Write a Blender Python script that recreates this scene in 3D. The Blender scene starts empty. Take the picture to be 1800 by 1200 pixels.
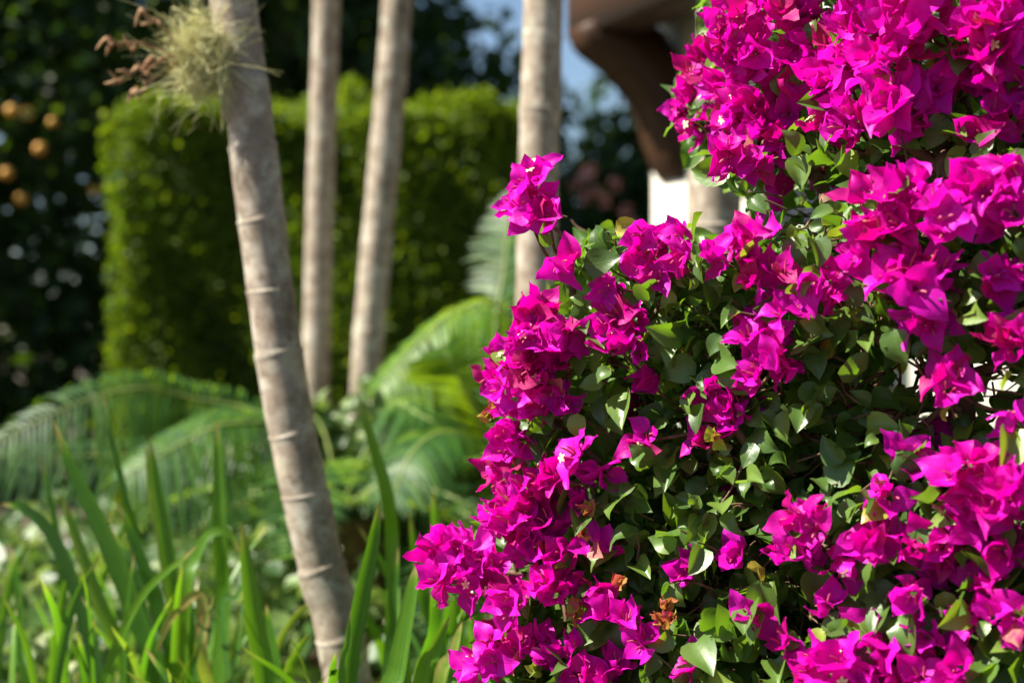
import bpy, math, random
import numpy as np
from mathutils import Matrix, Vector

# ------------------------------------------------------------------ camera, sky, sun, exposure
sc = bpy.context.scene
COL = sc.collection
CAM = np.array((0.0, 0.0, 1.1)); FPX = 2500.0
cd = bpy.data.cameras.new('camera'); cam = bpy.data.objects.new('camera', cd); COL.objects.link(cam)
cam.location = CAM; cam.rotation_euler = (math.radians(90), 0, 0)
cd.lens = 50; cd.sensor_width = 36; cd.clip_end = 3000; cd.clip_start = 0.05
cd.dof.use_dof = True; cd.dof.focus_distance = 1.60; cd.dof.aperture_fstop = 2.8
sc.camera = cam
SUN_EL, SUN_B = 49.0, -10.0           # elevation; degrees the sun stands in front (-) of the picture plane, on the left
el, b = math.radians(SUN_EL), math.radians(SUN_B)
TO_SUN = np.array((-math.cos(el) * math.cos(b), math.cos(el) * math.sin(b), math.sin(el)))
w = bpy.data.worlds.new('World'); sc.world = w; w.use_nodes = True
nt = w.node_tree; bg = nt.nodes['Background']
sky = nt.nodes.new('ShaderNodeTexSky'); sky.sky_type = 'NISHITA'; sky.sun_disc = False
sky.sun_elevation = el; sky.sun_rotation = math.atan2(TO_SUN[0], TO_SUN[1])
nt.links.new(sky.outputs[0], bg.inputs[0]); bg.inputs[1].default_value = 0.05; sky.dust_density = 0.2; sky.ozone_density = 1.8; sky.air_density = 1.0
sd = bpy.data.lights.new('sun', 'SUN'); sun = bpy.data.objects.new('sun', sd); COL.objects.link(sun)
sd.energy = 5.0; sd.angle = math.radians(0.53); sd.color = (1.0, 0.94, 0.81)
sun.rotation_euler = Vector(TO_SUN).to_track_quat('Z', 'Y').to_euler(); sun.location = (-6, 0, 9)
sc.view_settings.view_transform = 'Standard'; sc.view_settings.look = 'None'
sc.view_settings.exposure = 1.5; sc.view_settings.gamma = 1.0; sc.view_settings.use_curve_mapping = False
sc.cycles.use_denoising = True; sc.cycles.max_bounces = 8; sc.cycles.transmission_bounces = 6
sc.cycles.sample_clamp_indirect = 6.0

rng = np.random.default_rng(11)
random.seed(4)

def P(px, py, d):
    """photo pixel + distance along the view axis -> point"""
    return np.array(((px - 900) / FPX * d, d, CAM[2] - (py - 600) / FPX * d))
def unit(v):
    v = np.asarray(v, float); return v / (np.linalg.norm(v, axis=-1, keepdims=True) + 1e-9)

# ------------------------------------------------------------------ materials
def newmat(name):
    m = bpy.data.materials.new(name); m.use_nodes = True
    n = m.node_tree; n.nodes.clear()
    out = n.nodes.new('ShaderNodeOutputMaterial')
    return m, n, out
def ramp(n, stops, interp='LINEAR'):
    r = n.nodes.new('ShaderNodeValToRGB'); r.color_ramp.interpolation = interp
    e = r.color_ramp.elements
    while len(e) < len(stops): e.new(0.5)
    for k, (p, c) in enumerate(stops):
        e[k].position = p; e[k].color = (*c, 1)
    return r
def math_node(n, op, a, b_=None, c=None):
    x = n.nodes.new('ShaderNodeMath'); x.operation = op
    for i, v in enumerate((a, b_, c)):
        if v is None: continue
        if isinstance(v, (int, float)): x.inputs[i].default_value = v
        else: n.links.new(v, x.inputs[i])
    return x.outputs[0]
def mixcol(n, fac, a, b_, blend='MIX'):
    x = n.nodes.new('ShaderNodeMix'); x.data_type = 'RGBA'; x.blend_type = blend
    for i, v in ((0, fac), (6, a), (7, b_)):
        if isinstance(v, (int, float)): x.inputs[i].default_value = v
        elif isinstance(v, tuple): x.inputs[i].default_value = (*v, 1)
        else: n.links.new(v, x.inputs[i])
    return x.outputs[2]
def noise(n, scale, detail=3, rough=0.55, vec=None):
    x = n.nodes.new('ShaderNodeTexNoise'); x.inputs['Scale'].default_value = scale
    x.inputs['Detail'].default_value = detail; x.inputs['Roughness'].default_value = rough
    if vec is not None: n.links.new(vec, x.inputs['Vector'])
    return x

def leaf_mat(name, stops, tstops, tfac=0.35, rough=0.4, spec=0.5, vein=0.0, stripes=0, veincol=(0.3, 0.4, 0.12), crinkle=0.0, cscale=120, blotch=0.25):
    """thin leaf: glossy surface + light coming through; the 'tint' attribute picks each leaf's own colour"""
    m, n, out = newmat(name)
    at = n.nodes.new('ShaderNodeAttribute'); at.attribute_name = 'tint'
    geo = n.nodes.new('ShaderNodeNewGeometry')
    nz = noise(n, 38, 3, 0.6, geo.outputs['Position'])
    t = math_node(n, 'ADD', at.outputs['Fac'], math_node(n, 'MULTIPLY', math_node(n, 'SUBTRACT', nz.outputs[0], 0.5), blotch))
    r1 = ramp(n, stops); n.links.new(t, r1.inputs[0])
    r2 = ramp(n, tstops); n.links.new(t, r2.inputs[0])
    base = r1.outputs[0]
    hgt = None
    if stripes > 0:                                                # parallel veins along a strap leaf
        uv = n.nodes.new('ShaderNodeUVMap'); uv.uv_map = 'UVMap'; mp = n.nodes.new('ShaderNodeMapping'); mp.inputs['Scale'].default_value = (stripes, 0.7, 1)
        n.links.new(uv.outputs[0], mp.inputs[0]); ns = noise(n, 1.0, 2, 0.6, mp.outputs[0])
        rs_ = ramp(n, [(0.35, (0.62, 0.62, 0.55)), (0.65, (1.35, 1.3, 1.2))]); n.links.new(ns.outputs[0], rs_.inputs[0])
        base = mixcol(n, 1.0, base, rs_.outputs[0], 'MULTIPLY'); hgt = math_node(n, 'MULTIPLY', ns.outputs[0], 0.8)
    if vein > 0:
        uv = n.nodes.new('ShaderNodeUVMap'); uv.uv_map = 'UVMap'
        sp = n.nodes.new('ShaderNodeSeparateXYZ'); n.links.new(uv.outputs[0], sp.inputs[0])
        au = math_node(n, 'ABSOLUTE', math_node(n, 'SUBTRACT', sp.outputs[0], 0.5))
        mid = n.nodes.new('ShaderNodeMapRange'); n.links.new(au, mid.inputs[0])
        mid.inputs[1].default_value = 0.0; mid.inputs[2].default_value = 0.045; mid.inputs[3].default_value = 1; mid.inputs[4].default_value = 0
        wob = math_node(n, 'MULTIPLY', nz.outputs[0], 0.7)
        sv = math_node(n, 'ADD', math_node(n, 'SUBTRACT', math_node(n, 'MULTIPLY', sp.outputs[1], 7.0), math_node(n, 'MULTIPLY', au, 4.5)), wob)
        fr = math_node(n, 'ABSOLUTE', math_node(n, 'SUBTRACT', math_node(n, 'FRACT', sv), 0.5))
        side = n.nodes.new('ShaderNodeMapRange'); n.links.new(fr, side.inputs[0])
        side.inputs[1].default_value = 0.0; side.inputs[2].default_value = 0.10; side.inputs[3].default_value = 0.55; side.inputs[4].default_value = 0
        vm = math_node(n, 'MULTIPLY', math_node(n, 'MAXIMUM', mid.outputs[0], side.outputs[0]), vein)
        base = mixcol(n, vm, base, veincol)
        hgt = vm
    p = n.nodes.new('ShaderNodeBsdfPrincipled')
    n.links.new(base, p.inputs['Base Color'])
    rn = math_node(n, 'ADD', math_node(n, 'MULTIPLY', nz.outputs[0], 0.25), rough - 0.12)
    n.links.new(rn, p.inputs['Roughness']); p.inputs['Specular IOR Level'].default_value = spec
    tr = n.nodes.new('ShaderNodeBsdfTranslucent'); n.links.new(r2.outputs[0], tr.inputs[0])
    if crinkle > 0:
        n2 = noise(n, cscale, 3, 0.6, geo.outputs['Position'])
        h = n2.outputs[0]
        if hgt is not None: h = math_node(n, 'SUBTRACT', h, math_node(n, 'MULTIPLY', hgt, 0.6))
        bp = n.nodes.new('ShaderNodeBump'); bp.inputs['Strength'].default_value = crinkle; bp.inputs['Distance'].default_value = 0.0010
        n.links.new(h, bp.inputs['Height']); n.links.new(bp.outputs[0], p.inputs['Normal'])
    mx = n.nodes.new('ShaderNodeMixShader'); mx.inputs[0].default_value = tfac
    n.links.new(p.outputs[0], mx.inputs[1]); n.links.new(tr.outputs[0], mx.inputs[2]); n.links.new(mx.outputs[0], out.inputs[0])
    return m

def solid_mat(name, stops, scale=12, rough=0.7, spec=0.3, bump=0.3, bscale=60, stretch=(1, 1, 1), bdist=0.0006):
    m, n, out = newmat(name)
    tc = n.nodes.new('ShaderNodeTexCoord'); mp = n.nodes.new('ShaderNodeMapping'); mp.inputs['Scale'].default_value = stretch
    n.links.new(tc.outputs['Object'], mp.inputs[0])
    nz = noise(n, scale, 6, 0.62, mp.outputs[0]); r = ramp(n, stops); n.links.new(nz.outputs[0], r.inputs[0])
    p = n.nodes.new('ShaderNodeBsdfPrincipled'); n.links.new(r.outputs[0], p.inputs['Base Color'])
    p.inputs['Roughness'].default_value = rough; p.inputs['Specular IOR Level'].default_value = spec
    nb = noise(n, bscale, 5, 0.65, mp.outputs[0])
    bp = n.nodes.new('ShaderNodeBump'); bp.inputs['Strength'].default_value = bump; bp.inputs['Distance'].default_value = bdist
    n.links.new(nb.outputs[0], bp.inputs['Height']); n.links.new(bp.outputs[0], p.inputs['Normal'])
    n.links.new(p.outputs[0], out.inputs[0])
    return m

M = {}
M['bract'] = leaf_mat('magenta_bract', [(0, (0.50, 0.20, 0.16)), (0.03, (0.42, 0.03, 0.14)), (0.18, (0.56, 0.0, 0.26)), (0.55, (0.66, 0.004, 0.46)), (0.95, (0.72, 0.012, 0.55))],
                      [(0, (0.66, 0.0, 0.20)), (0.5, (0.78, 0.0, 0.42)), (1, (0.82, 0.01, 0.54))],
                      tfac=0.45, rough=0.50, spec=0.25, vein=0.45, veincol=(0.40, 0.0, 0.16), crinkle=0.5, cscale=170, blotch=0.22)
M['leaf'] = leaf_mat('bougainvillea_leaf', [(0, (0.034, 0.078, 0.014)), (0.45, (0.082, 0.160, 0.028)), (0.80, (0.155, 0.250, 0.040)), (0.93, (0.26, 0.35, 0.045)), (0.965, (0.45, 0.40, 0.05)), (1, (0.25, 0.10, 0.04))],
                     [(0, (0.12, 0.28, 0.012)), (0.5, (0.24, 0.46, 0.015)), (0.9, (0.42, 0.60, 0.02)), (1, (0.40, 0.30, 0.04))],
                     tfac=0.32, rough=0.40, spec=0.6, vein=0.30, veincol=(0.16, 0.24, 0.07), crinkle=0.35, cscale=90)
M['bud'] = leaf_mat('young_bud', [(0, (0.50, 0.05, 0.13)), (0.5, (0.42, 0.16, 0.06)), (1, (0.34, 0.42, 0.04))], [(0, (0.7, 0.1, 0.08)), (1, (0.5, 0.55, 0.03))], tfac=0.35, rough=0.5, spec=0.3)
M['cream'] = leaf_mat('cream_flower', [(0, (0.82, 0.72, 0.34)), (1, (0.85, 0.78, 0.45))], [(0, (0.7, 0.65, 0.3)), (1, (0.8, 0.75, 0.4))], tfac=0.2, rough=0.6, spec=0.2)
M['ftube'] = leaf_mat('flower_tube', [(0, (0.50, 0.03, 0.16)), (1, (0.62, 0.16, 0.22))], [(0, (0.6, 0.03, 0.1)), (1, (0.6, 0.1, 0.1))], tfac=0.2, rough=0.6, spec=0.2)
M['wood'] = solid_mat('bougainvillea_wood', [(0.3, (0.055, 0.028, 0.018)), (0.55, (0.15, 0.085, 0.055)), (0.75, (0.30, 0.22, 0.16))], 40, 0.75, 0.25, 0.6, 160, (1, 1, 0.35), 0.0006)
M['hedge'] = leaf_mat('hedge_leaf', [(0, (0.042, 0.078, 0.004)), (0.6, (0.090, 0.145, 0.007)), (1, (0.16, 0.23, 0.012))], [(0, (0.12, 0.23, 0.006)), (1, (0.36, 0.46, 0.012))], tfac=0.45, rough=0.5, spec=0.2)
M['hedge_core'] = solid_mat('hedge_twigs', [(0.3, (0.012, 0.018, 0.006)), (0.7, (0.03, 0.035, 0.014))], 8, 0.9, 0.1)
M['tree'] = leaf_mat('dark_tree_leaf', [(0, (0.008, 0.022, 0.005)), (0.7, (0.022, 0.052, 0.009)), (1, (0.08, 0.13, 0.015))], [(0, (0.05, 0.13, 0.008)), (1, (0.24, 0.38, 0.015))], tfac=0.28, rough=0.5, spec=0.22)
M['orange'] = leaf_mat('orange_fruit', [(0, (0.50, 0.20, 0.015)), (1, (0.6, 0.36, 0.04))], [(0, (0.6, 0.2, 0.02)), (1, (0.8, 0.4, 0.03))], tfac=0.1, rough=0.5)
M['pinkf'] = leaf_mat('salmon_flower', [(0, (0.65, 0.22, 0.17)), (1, (0.75, 0.36, 0.28))], [(0, (0.6, 0.2, 0.15)), (1, (0.7, 0.3, 0.2))], tfac=0.3, rough=0.6)
M['frond'] = leaf_mat('cycad_leaflet', [(0, (0.014, 0.055, 0.018)), (0.6, (0.026, 0.092, 0.024)), (1, (0.11, 0.23, 0.02))], [(0, (0.12, 0.32, 0.008)), (1, (0.42, 0.60, 0.012))], tfac=0.46, rough=0.48, spec=0.35)
M['rachis'] = solid_mat('frond_stem', [(0.3, (0.13, 0.19, 0.04)), (0.7, (0.28, 0.33, 0.09))], 20, 0.5, 0.4, 0.1)
M['strap'] = leaf_mat('strap_leaf', [(0, (0.022, 0.070, 0.018)), (0.5, (0.042, 0.140, 0.010)), (0.82, (0.11, 0.25, 0.014)), (0.96, (0.40, 0.36, 0.12)), (1, (0.30, 0.17, 0.06))],
                      [(0, (0.10, 0.32, 0.01)), (0.7, (0.26, 0.56, 0.015)), (1, (0.40, 0.5, 0.04))], tfac=0.38, rough=0.40, spec=0.5, stripes=22, crinkle=0.4, cscale=40, blotch=0.2)
M['cover'] = leaf_mat('ground_cover_leaf', [(0, (0.018, 0.050, 0.010)), (0.35, (0.05, 0.115, 0.02)), (0.75, (0.20, 0.27, 0.09)), (1, (0.55, 0.58, 0.34))], [(0, (0.12, 0.26, 0.02)), (1, (0.45, 0.55, 0.12))], tfac=0.3, rough=0.45, spec=0.5)
M['airp'] = leaf_mat('air_plant_strand', [(0, (0.45, 0.43, 0.20)), (0.6, (0.68, 0.64, 0.34)), (1, (0.80, 0.76, 0.46))], [(0, (0.4, 0.4, 0.15)), (1, (0.6, 0.58, 0.25))], tfac=0.25, rough=0.7, spec=0.2)
M['dry'] = solid_mat('dry_stalk', [(0.3, (0.20, 0.10, 0.05)), (0.7, (0.42, 0.26, 0.14))], 30, 0.8, 0.2)
M['plaster'] = solid_mat('white_plaster', [(0.3, (0.74, 0.70, 0.60)), (0.7, (0.82, 0.79, 0.70))], 5, 0.85, 0.2, 0.15, 80)
M['timber'] = solid_mat('brown_timber', [(0.3, (0.028, 0.011, 0.004)), (0.7, (0.07, 0.028, 0.010))], 9, 0.6, 0.35, 0.3, 40, (1, 1, 6))
M['rooft'] = solid_mat('terracotta', [(0.3, (0.28, 0.10, 0.05)), (0.7, (0.42, 0.18, 0.10))], 9, 0.8, 0.2, 0.3, 40)
M['iron'] = solid_mat('dark_iron', [(0.3, (0.02, 0.022, 0.026)), (0.7, (0.04, 0.042, 0.05))], 9, 0.5, 0.4, 0.1)
M['glass'] = solid_mat('dark_pane', [(0.3, (0.015, 0.02, 0.03)), (0.7, (0.03, 0.035, 0.05))], 2, 0.12, 0.5, 0.0)
M['bark'] = solid_mat('grey_bark', [(0.3, (0.10, 0.085, 0.07)), (0.7, (0.26, 0.23, 0.20))], 8, 0.85, 0.2, 0.6, 30, (1, 1, 0.4))
M['cyctrunk'] = solid_mat('shaggy_trunk', [(0.3, (0.06, 0.04, 0.022)), (0.7, (0.18, 0.12, 0.07))], 30, 0.9, 0.1, 0.8, 50)

def palm_mat():
    m, n, out = newmat('palm_trunk_bark')
    tc = n.nodes.new('ShaderNodeTexCoord'); o = tc.outputs['Object']
    n1 = noise(n, 14, 8, 0.72, o); r1 = ramp(n, [(0.30, (0.14, 0.104, 0.074)), (0.50, (0.29, 0.232, 0.178)), (0.68, (0.53, 0.48, 0.405))]); n.links.new(n1.outputs[0], r1.inputs[0])
    n2 = noise(n, 22, 5, 0.7, o); f2 = ramp(n, [(0.56, (0, 0, 0)), (0.66, (1, 1, 1))]); n.links.new(n2.outputs[0], f2.inputs[0])
    c = mixcol(n, math_node(n, 'MULTIPLY', f2.outputs[0], 0.75), r1.outputs[0], (0.44, 0.45, 0.36))
    n4 = noise(n, 55, 4, 0.7, o); f4 = ramp(n, [(0.58, (0, 0, 0)), (0.66, (1, 1, 1))]); n.links.new(n4.outputs[0], f4.inputs[0])
    c = mixcol(n, math_node(n, 'MULTIPLY', f4.outputs[0], 0.6), c, (0.09, 0.06, 0.04))
    n3 = noise(n, 7, 4, 0.7, o); f3 = ramp(n, [(0.60, (0, 0, 0)), (0.72, (1, 1, 1))]); n.links.new(n3.outputs[0], f3.inputs[0])
    c = mixcol(n, math_node(n, 'MULTIPLY', f3.outputs[0], 0.4), c, (0.36, 0.30, 0.10))
    at = n.nodes.new('ShaderNodeAttribute'); at.attribute_name = 'tint'
    c = mixcol(n, math_node(n, 'MULTIPLY', at.outputs['Fac'], 0.55), c, (0.58, 0.53, 0.46))
    p = n.nodes.new('ShaderNodeBsdfPrincipled'); n.links.new(c, p.inputs['Base Color']); p.inputs['Roughness'].default_value = 0.8
    p.inputs['Specular IOR Level'].default_value = 0.25
    mp = n.nodes.new('ShaderNodeMapping'); mp.inputs['Scale'].default_value = (1, 1, 0.25); n.links.new(o, mp.inputs[0])
    nb = noise(n, 45, 3, 0.5, mp.outputs[0]); bp = n.nodes.new('ShaderNodeBump'); bp.inputs['Strength'].default_value = 0.12; bp.inputs['Distance'].default_value = 0.0008
    n.links.new(nb.outputs[0], bp.inputs['Height']); n.links.new(bp.outputs[0], p.inputs['Normal']); n.links.new(p.outputs[0], out.inputs[0])
    return m
M['palm'] = palm_mat()

def ground_mat():
    m, n, out = newmat('garden_soil')
    tc = n.nodes.new('ShaderNodeTexCoord'); o = tc.outputs['Object']
    a = noise(n, 1.2, 6, 0.65, o); r = ramp(n, [(0.35, (0.035, 0.026, 0.016)), (0.55, (0.075, 0.055, 0.033)), (0.7, (0.05, 0.075, 0.02))]); n.links.new(a.outputs[0], r.inputs[0])
    b2 = noise(n, 40, 6, 0.7, o); c = mixcol(n, 0.5, r.outputs[0], b2.outputs[0], 'OVERLAY')
    p = n.nodes.new('ShaderNodeBsdfPrincipled'); n.links.new(c, p.inputs['Base Color']); p.inputs['Roughness'].default_value = 0.95
    bp = n.nodes.new('ShaderNodeBump'); bp.inputs['Strength'].default_value = 0.8; bp.inputs['Distance'].default_value = 0.006
    n.links.new(b2.outputs[0], bp.inputs['Height']); n.links.new(bp.outputs[0], p.inputs['Normal']); n.links.new(p.outputs[0], out.inputs[0])
    return m
M['soil'] = ground_mat()

# ------------------------------------------------------------------ mesh helpers
def mesh_np(name, verts, quads, mat, tint=None, uv=None, smooth=True, mats=None, midx=None):
    me = bpy.data.meshes.new(name); verts = np.asarray(verts, np.float32); quads = np.asarray(quads, np.int32)
    nq, k = quads.shape
    me.vertices.add(len(verts)); me.vertices.foreach_set('co', verts.ravel())
    me.loops.add(nq * k); me.loops.foreach_set('vertex_index', quads.ravel())
    me.polygons.add(nq); me.polygons.foreach_set('loop_start', np.arange(0, nq * k, k, dtype=np.int32))
    me.polygons.foreach_set('loop_total', np.full(nq, k, np.int32))
    if smooth: me.polygons.foreach_set('use_smooth', np.ones(nq, bool))
    for mm in (mats or [mat]): me.materials.append(mm)
    if midx is not None: me.polygons.foreach_set('material_index', np.asarray(midx, np.int32))
    if tint is not None:
        a = me.attributes.new('tint', 'FLOAT', 'POINT'); a.data.foreach_set('value', np.asarray(tint, np.float32))
    if uv is not None:
        u = me.uv_layers.new(name='UVMap'); u.data.foreach_set('uv', np.asarray(uv, np.float32)[quads.ravel()].ravel())
    me.update(calc_edges=True); me.validate()
    return me
def obj(name, data, parent=None, loc=None):
    o = bpy.data.objects.new(name, data); COL.objects.link(o)
    if parent is not None: o.parent = parent
    if loc is not None: o.location = loc
    return o
def tag(o, label=None, cat=None, group=None, kind=None):
    if label: o['label'] = label
    if cat: o['category'] = cat
    if group: o['group'] = group
    if kind: o['kind'] = kind
    return o
def thing(name, loc, label, cat, group=None):
    return tag(obj(name, None, None, Vector(loc)), label, cat, group)

def blade(NL, NW, prof_v, prof_w, length=1.0, fold=0.25, curl=0.0, ripple=0.0, rip_n=3.0, twist=0.0, phase=0.0):
    """a leaf lying along +Y with its upper side to +Z; unit length"""
    v = np.linspace(0, 1, NL + 1); s = np.linspace(-1, 1, NW + 1)
    W = np.interp(v, prof_v, prof_w)
    V, S = np.meshgrid(v, s, indexing='ij'); WW = W[:, None] * np.ones_like(S)
    x = S * WW; y = V.copy(); z = fold * np.abs(S) * WW + ripple * np.sin(V * rip_n * 2 * np.pi + np.sign(S) * 1.3 + phase) * np.abs(S) ** 1.5
    a = curl * V ** 1.3                              # bends along its length
    y2 = np.where(abs(curl) > 1e-4, np.sin(a) / (curl + 1e-9) * 1.0, y); z2 = z * np.cos(a) - (1 - np.cos(a)) / (curl + 1e-9) if abs(curl) > 1e-4 else z
    if abs(curl) > 1e-4: y = y2 + z * np.sin(a)
    tw = twist * V; x, z = x * np.cos(tw) - z2 * np.sin(tw), x * np.sin(tw) + z2 * np.cos(tw)
    verts = np.stack([x, y, z], -1).reshape(-1, 3) * length
    uv = np.stack([(S + 1) / 2, V], -1).reshape(-1, 2)
    idx = np.arange((NL + 1) * (NW + 1)).reshape(NL + 1, NW + 1)
    q = np.stack([idx[:-1, :-1], idx[:-1, 1:], idx[1:, 1:], idx[1:, :-1]], -1).reshape(-1, 4)
    return verts, q, uv
def frames(d, n):
    """rotation matrices with +Y along d and +Z near n"""
    d = unit(d); x = unit(np.cross(d, n)); z = np.cross(x, d)
    return np.stack([x, d, z], -1)
def scatter(name, temps, R, S, T, tint, which, mat, origin=(0, 0, 0)):
    """many leaves in one mesh"""
    Vs, Qs, Us, Ts = [], [], [], []; off = 0
    S = np.asarray(S)
    for k, (tv, tq, tu) in enumerate(temps):
        sel = np.where(which == k)[0]
        if len(sel) == 0: continue
        vv = np.einsum('nij,vj->nvi', R[sel], tv) * S[sel][:, None, None] + (T[sel] - np.asarray(origin))[:, None, :]
        nv = len(tv)
        qq = tq[None] + (off + np.arange(len(sel)) * nv)[:, None, None]
        Vs.append(vv.reshape(-1, 3)); Qs.append(qq.reshape(-1, 4)); Us.append(np.tile(tu, (len(sel), 1))); Ts.append(np.repeat(tint[sel], nv)); off += nv * len(sel)
    return mesh_np(name, np.concatenate(Vs), np.concatenate(Qs), mat, np.concatenate(Ts), np.concatenate(Us))
def path(pts, n):
    """Catmull-Rom through the points"""
    p = np.asarray(pts, float); p = np.vstack([2 * p[0] - p[1], p, 2 * p[-1] - p[-2]])
    m = len(p) - 3; t = np.linspace(0, m - 1e-6, n); i = t.astype(int); f = (t - i)[:, None]
    a, b_, c, d = p[i], p[i + 1], p[i + 2], p[i + 3]
    return 0.5 * ((2 * b_) + (-a + c) * f + (2 * a - 5 * b_ + 4 * c - d) * f ** 2 + (-a + 3 * b_ - 3 * c + d) * f ** 3)
def tube_np(pts, rad, sides=8):
    p = np.asarray(pts, float); n = len(p); rad = np.broadcast_to(np.asarray(rad, float), (n,))
    t = unit(np.gradient(p, axis=0)); ref = np.array((0.31, 0.87, 0.39)) if abs(t[:, 2]).mean() > 0.6 else np.array((0, 0, 1.0))
    u = unit(np.cross(t, ref)); v = np.cross(t, u)
    a = np.linspace(0, 2 * np.pi, sides, endpoint=False)
    vs = p[:, None] + rad[:, None, None] * (np.cos(a)[None, :, None] * u[:, None] + np.sin(a)[None, :, None] * v[:, None])
    i = np.arange(n - 1)[:, None] * sides; j = np.arange(sides)[None]; j2 = (j + 1) % sides
    q = np.stack([i + j, i + j2, i + sides + j2, i + sides + j], -1).reshape(-1, 4)
    return vs.reshape(-1, 3), q
def join_np(parts):
    V, Q, off = [], [], 0
    for v, q in parts: V.append(v); Q.append(q + off); off += len(v)
    return np.concatenate(V), np.concatenate(Q)
def box_np(c, size, ax=None):
    c = np.asarray(c, float); h = np.asarray(size, float) / 2
    s = np.array([(-1, -1, -1), (1, -1, -1), (1, 1, -1), (-1, 1, -1), (-1, -1, 1), (1, -1, 1), (1, 1, 1), (-1, 1, 1)], float) * h
    if ax is not None: s = s @ np.asarray(ax)
    return s + c, np.array([(0, 3, 2, 1), (4, 5, 6, 7), (0, 1, 5, 4), (1, 2, 6, 5), (2, 3, 7, 6), (3, 0, 4, 7)])
def put(name, vq, mat, parent=None, origin=(0, 0, 0), smooth=True, tint=None):
    v, q = vq; return obj(name, mesh_np(name, v - np.asarray(origin), q, mat, tint, None, smooth), parent)
def inside(poly, x, y):
    poly = np.asarray(poly, float); r = np.zeros(np.shape(x), bool); j = len(poly) - 1
    for i in range(len(poly)):
        xi, yi = poly[i]; xj, yj = poly[j]
        c = ((yi > y) != (yj > y)) & (x < (xj - xi) * (y - yi) / (yj - yi + 1e-12) + xi); r ^= c; j = i
    return r

# ------------------------------------------------------------------ ground
g = np.linspace(-1, 1, 61); gx = np.sign(g) * (np.abs(g) ** 3) * 400
X, Y = np.meshgrid(gx, gx, indexing='ij'); Z = 0.02 * np.sin(X * 1.7) * np.cos(Y * 1.3) * (np.abs(X) < 30) * (np.abs(Y) < 30)
idx = np.arange(61 * 61).reshape(61, 61); q = np.stack([idx[:-1, :-1], idx[1:, :-1], idx[1:, 1:], idx[:-1, 1:]], -1).reshape(-1, 4)
tag(obj('ground', mesh_np('ground', np.stack([X, Y, Z], -1).reshape(-1, 3), q, M['soil'])), kind='structure')

# ------------------------------------------------------------------ fronds (palm crowns, cycads)
def frond(parent, origin, pts, up, llen, npairs, width, droop=0.35, sweep=0.45, start=0.12, rr=0.011, vee=0.25, tint0=0.5, mat='frond', name='frond'):
    n = 40; c = path(pts, n); t = unit(np.gradient(c, axis=0)); up = np.asarray(up, float)
    rv, rq = tube_np(c - origin, np.linspace(rr, rr * 0.3, n), 6)
    prof = ([0, 0.15, 0.55, 0.85, 1], [0.5, 1, 0.85, 0.5, 0.02])
    s = np.linspace(start, 0.995, npairs); ii = np.clip((s * (n - 1)).astype(int), 0, n - 1)
    fr = s * (n - 1) - ii; base = c[ii] + (c[np.minimum(ii + 1, n - 1)] - c[ii]) * fr[:, None]; tt = t[ii]
    L = llen * np.interp(s, [start, 0.3, 0.6, 0.85, 1], [0.55, 0.95, 1, 0.72, 0.30])
    side = unit(np.cross(tt, up)); upv = np.cross(side, tt)
    V, Q, T = [], [], []; off = 0; K = 5
    for sg in (-1, 1):
        ln = L * rng.uniform(0.9, 1.08, npairs); sw = sweep + rng.normal(0, 0.09, npairs)
        d0 = unit(side * sg + tt * sw[:, None] + upv * (vee + rng.normal(0, 0.06, npairs))[:, None])
        nrm = unit(np.cross(d0, tt) * sg); nrm = np.where((nrm * upv).sum(1, keepdims=True) < 0, -nrm, nrm)
        wdir = unit(np.cross(nrm, d0))
        f = np.linspace(0, 1, K)
        p = base[:, None] + d0[:, None] * (f[None, :, None] * ln[:, None, None]); p[:, :, 2] -= droop * (f ** 2)[None] * ln[:, None]
        ww = width * np.interp(f, *prof)
        a_ = p - wdir[:, None] * ww[None, :, None] / 2; b_ = p + wdir[:, None] * ww[None, :, None] / 2
        v = np.stack([a_, b_], 2).reshape(npairs, K * 2, 3)
        q = np.array([(2 * k, 2 * k + 1, 2 * k + 3, 2 * k + 2) for k in range(K - 1)])
        Q.append((q[None] + (off + np.arange(npairs) * K * 2)[:, None, None]).reshape(-1, 4)); off += npairs * K * 2
        V.append(v.reshape(-1, 3)); T.append(np.repeat(np.clip(tint0 + rng.normal(0, 0.12, npairs), 0, 1), K * 2))
    fo = obj(name, mesh_np(name, np.concatenate(V) - origin, np.concatenate(Q), M[mat], np.concatenate(T)), parent)
    put('rachis', (rv, rq), M['rachis'], fo)
    return fo

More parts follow.
